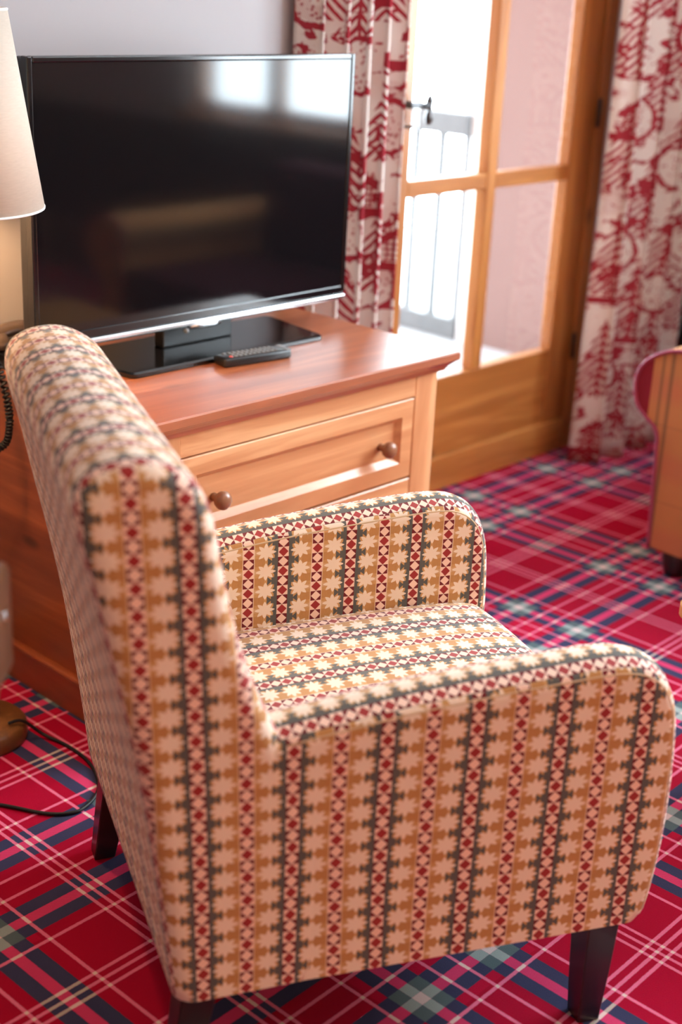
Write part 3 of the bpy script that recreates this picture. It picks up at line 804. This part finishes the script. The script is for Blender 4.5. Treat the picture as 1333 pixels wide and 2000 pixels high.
# ------------------------------------------------------------------ sofa
def sofa():
    X0, YE = 3.17, 1.879
    t = thing('sofa', 'tan checked sofa with scroll arm edged in burgundy piping', 'sofa', (X0, YE, 0))
    depth, length = 0.92, 1.70
    o_ = [(-0.103, 0.075), (-0.098, 0.18), (-0.090, 0.33), (-0.083, 0.40), (-0.052, 0.428), (-0.014, 0.462), (0.0, 0.520), (-0.014, 0.572), (-0.058, 0.612), (-0.11, 0.632), (-0.165, 0.634), (-0.215, 0.605), (-0.235, 0.555), (-0.225, 0.50), (-0.225, 0.40)]
    P = [(p[0], p[1]) for p in catmull([(a, b_, 0) for a, b_ in o_], 4)]+[(-0.225, 0.075)]
    def arm(mir):
        Q = [((-length-p[0]) if mir else p[0], p[1]) for p in P]
        b = bmesh.new(); nn = poly_normals(Q); rg = []
        for ins, x in ((0.010, 0.0), (0.003, 0.003), (0.0, 0.010), (0.0, depth*0.3), (0.0, depth*0.6), (0.0, depth-0.02)):
            rg.append([b.verts.new((x, Q[i][0]+nn[i].x*ins, Q[i][1]+nn[i].y*ins)) for i in range(len(Q))])
        n = len(Q)
        for j in range(len(rg)-1):
            for i in range(n): b.faces.new((rg[j][i], rg[j][(i+1) % n], rg[j+1][(i+1) % n], rg[j+1][i]))
        b.faces.new(rg[0]); b.faces.new(rg[-1][::-1]); bmesh.ops.recalc_face_normals(b, faces=b.faces[:])
        a = obj('arm', b, SOFA, t)
        pts = [(0.0, Q[i][0]+nn[i].x*0.004, Q[i][1]+nn[i].y*0.004) for i in range(len(Q))]
        obj('piping', tube(pts, 0.0055, 8), PIPE, a, True)
    arm(False); arm(True)
    obj('seat_base', box(0.02, depth-0.02, -length+0.226, -0.226, 0.075, 0.30, 0.015, 3), SOFA, t, True)
    hl = (length-0.452)/2
    for k in range(2):
        y0 = -0.2265-k*hl
        obj('seat_cushion', box(-0.005, depth-0.24, y0-hl+0.003, y0-0.003, 0.301, 0.45, 0.03, 4), WINE, t, True)
    obj('backrest', box(depth-0.23, depth, -length+0.226, -0.226, 0.301, 0.80, 0.05, 5), WINE, t, True)
    first = None
    for lx in (0.06, depth-0.09):
        for ly in (-0.165, -length+0.165):
            b = lathe([(0.0, 0.0), (0.028, 0.0), (0.038, 0.03), (0.040, 0.060), (0.034, 0.0765), (0.0, 0.0765)], 20)
            obj('leg', b, DARKW, t, True, (lx, ly, 0))
sofa()

# ------------------------------------------------------------------ coffee table (its rounded corner only just enters the view)
def coffee_table():
    x0, x1, y0, y1, z1 = 2.198, 2.80, 0.56, 1.165, 0.42
    t = thing('coffee_table', 'light wooden coffee table with rounded corners before the sofa', 'table', ((x0+x1)/2, (y0+y1)/2, 0))
    hx, hy, r = (x1-x0)/2, (y1-y0)/2, 0.05
    pl = []
    for cx, cy, a0 in ((hx-r, hy-r, 0), (-hx+r, hy-r, PI/2), (-hx+r, -hy+r, PI), (hx-r, -hy+r, 1.5*PI)):
        pl += [(cx+r*math.cos(a0+PI/2*k/8), cy+r*math.sin(a0+PI/2*k/8)) for k in range(9)]
    b = prism(pl, 'z', z1-0.032, z1); bmesh.ops.bevel(b, geom=[e for e in b.edges if abs(e.verts[0].co.z-e.verts[1].co.z) < 1e-6], offset=0.006, segments=2, affect='EDGES')
    obj('tabletop', b, TABLEW, t)
    for sx in (-1, 1):
        for sy in (-1, 1):
            lx, ly = sx*(hx-0.09), sy*(hy-0.09)
            obj('leg', box(lx-0.025, lx+0.025, ly-0.025, ly+0.025, 0.0, z1-0.0325, 0.004), TABLEW, t)
    for sy in (-1, 1):
        obj('apron', box(-hx+0.07, hx-0.07, sy*(hy-0.09)-0.01, sy*(hy-0.09)+0.01, z1-0.10, z1-0.0325), TABLEW, t)
coffee_table()

# ------------------------------------------------------------------ wooden side chair at the edge of view
def side_chair():
    ang = math.atan2(0.736, -0.677)
    bx, by = 0.607, 1.142
    t = thing('side_chair', 'brown wooden side chair with curved top rail behind the armchair', 'chair', (bx, by, 0), ang)
    # local +x forward, back at x = 0
    for s in (-1, 1):
        obj('leg', tube(catmull([(-0.045, s*0.19, 0.82), (-0.022, s*0.19, 0.66), (0.0, s*0.19, 0.46), (-0.005, s*0.19, 0.25), (-0.035, s*0.19, 0.0)], 5), 0.017, 10), CHAIRW, t, True)
        obj('leg', tube([(0.40, s*0.20, 0.44), (0.41, s*0.20, 0.0)], 0.018, 10), CHAIRW, t, True)
    obj('seat', box(-0.01, 0.43, -0.22, 0.22, 0.4405, 0.475, 0.012, 3), CHAIRW, t, True)
    b = box(-0.058, -0.034, -0.225, 0.225, 0.73, 0.865, 0.011, 4); obj('top_rail', b, CHAIRW, t, True)
    obj('back_rail', box(-0.022, -0.006, -0.175, 0.175, 0.56, 0.61, 0.006, 2), CHAIRW, t, True)
side_chair()

# ------------------------------------------------------------------ unseen lamp added behind the camera to warm the shaded sides
def fill_lamp(x):
    t = thing('fill_lamp', 'opal globe lamp added out of view as warm fill light', 'lamp', (x, WY0, 1.70))
    obj('bracket', tube(catmull([(0, 0.004, 0), (0, 0.06, -0.01), (0, 0.13, 0.02), (0, 0.15, 0.06)], 5), 0.009, 10), STEEL, t, True)
    obj('back_plate', lathe([(0.0, 0.0), (0.045, 0.0), (0.045, -0.008), (0.0, -0.012)], 24, (0, 0.001, 0), '-y'), STEEL, t, True)
    g = lathe([(0.0, 0.06)]+[(0.14*math.sin(PI*k/16), 0.20-0.14*math.cos(PI*k/16)) for k in range(1, 16)]+[(0.0, 0.34)], 32, (0, 0.15, 0))
    obj('globe', g, FILL_GLOBE, t, True)
FILL_GLOBE = glow_mat(56, (1.0, 0.66, 0.38, 1))
fill_lamp(1.6)
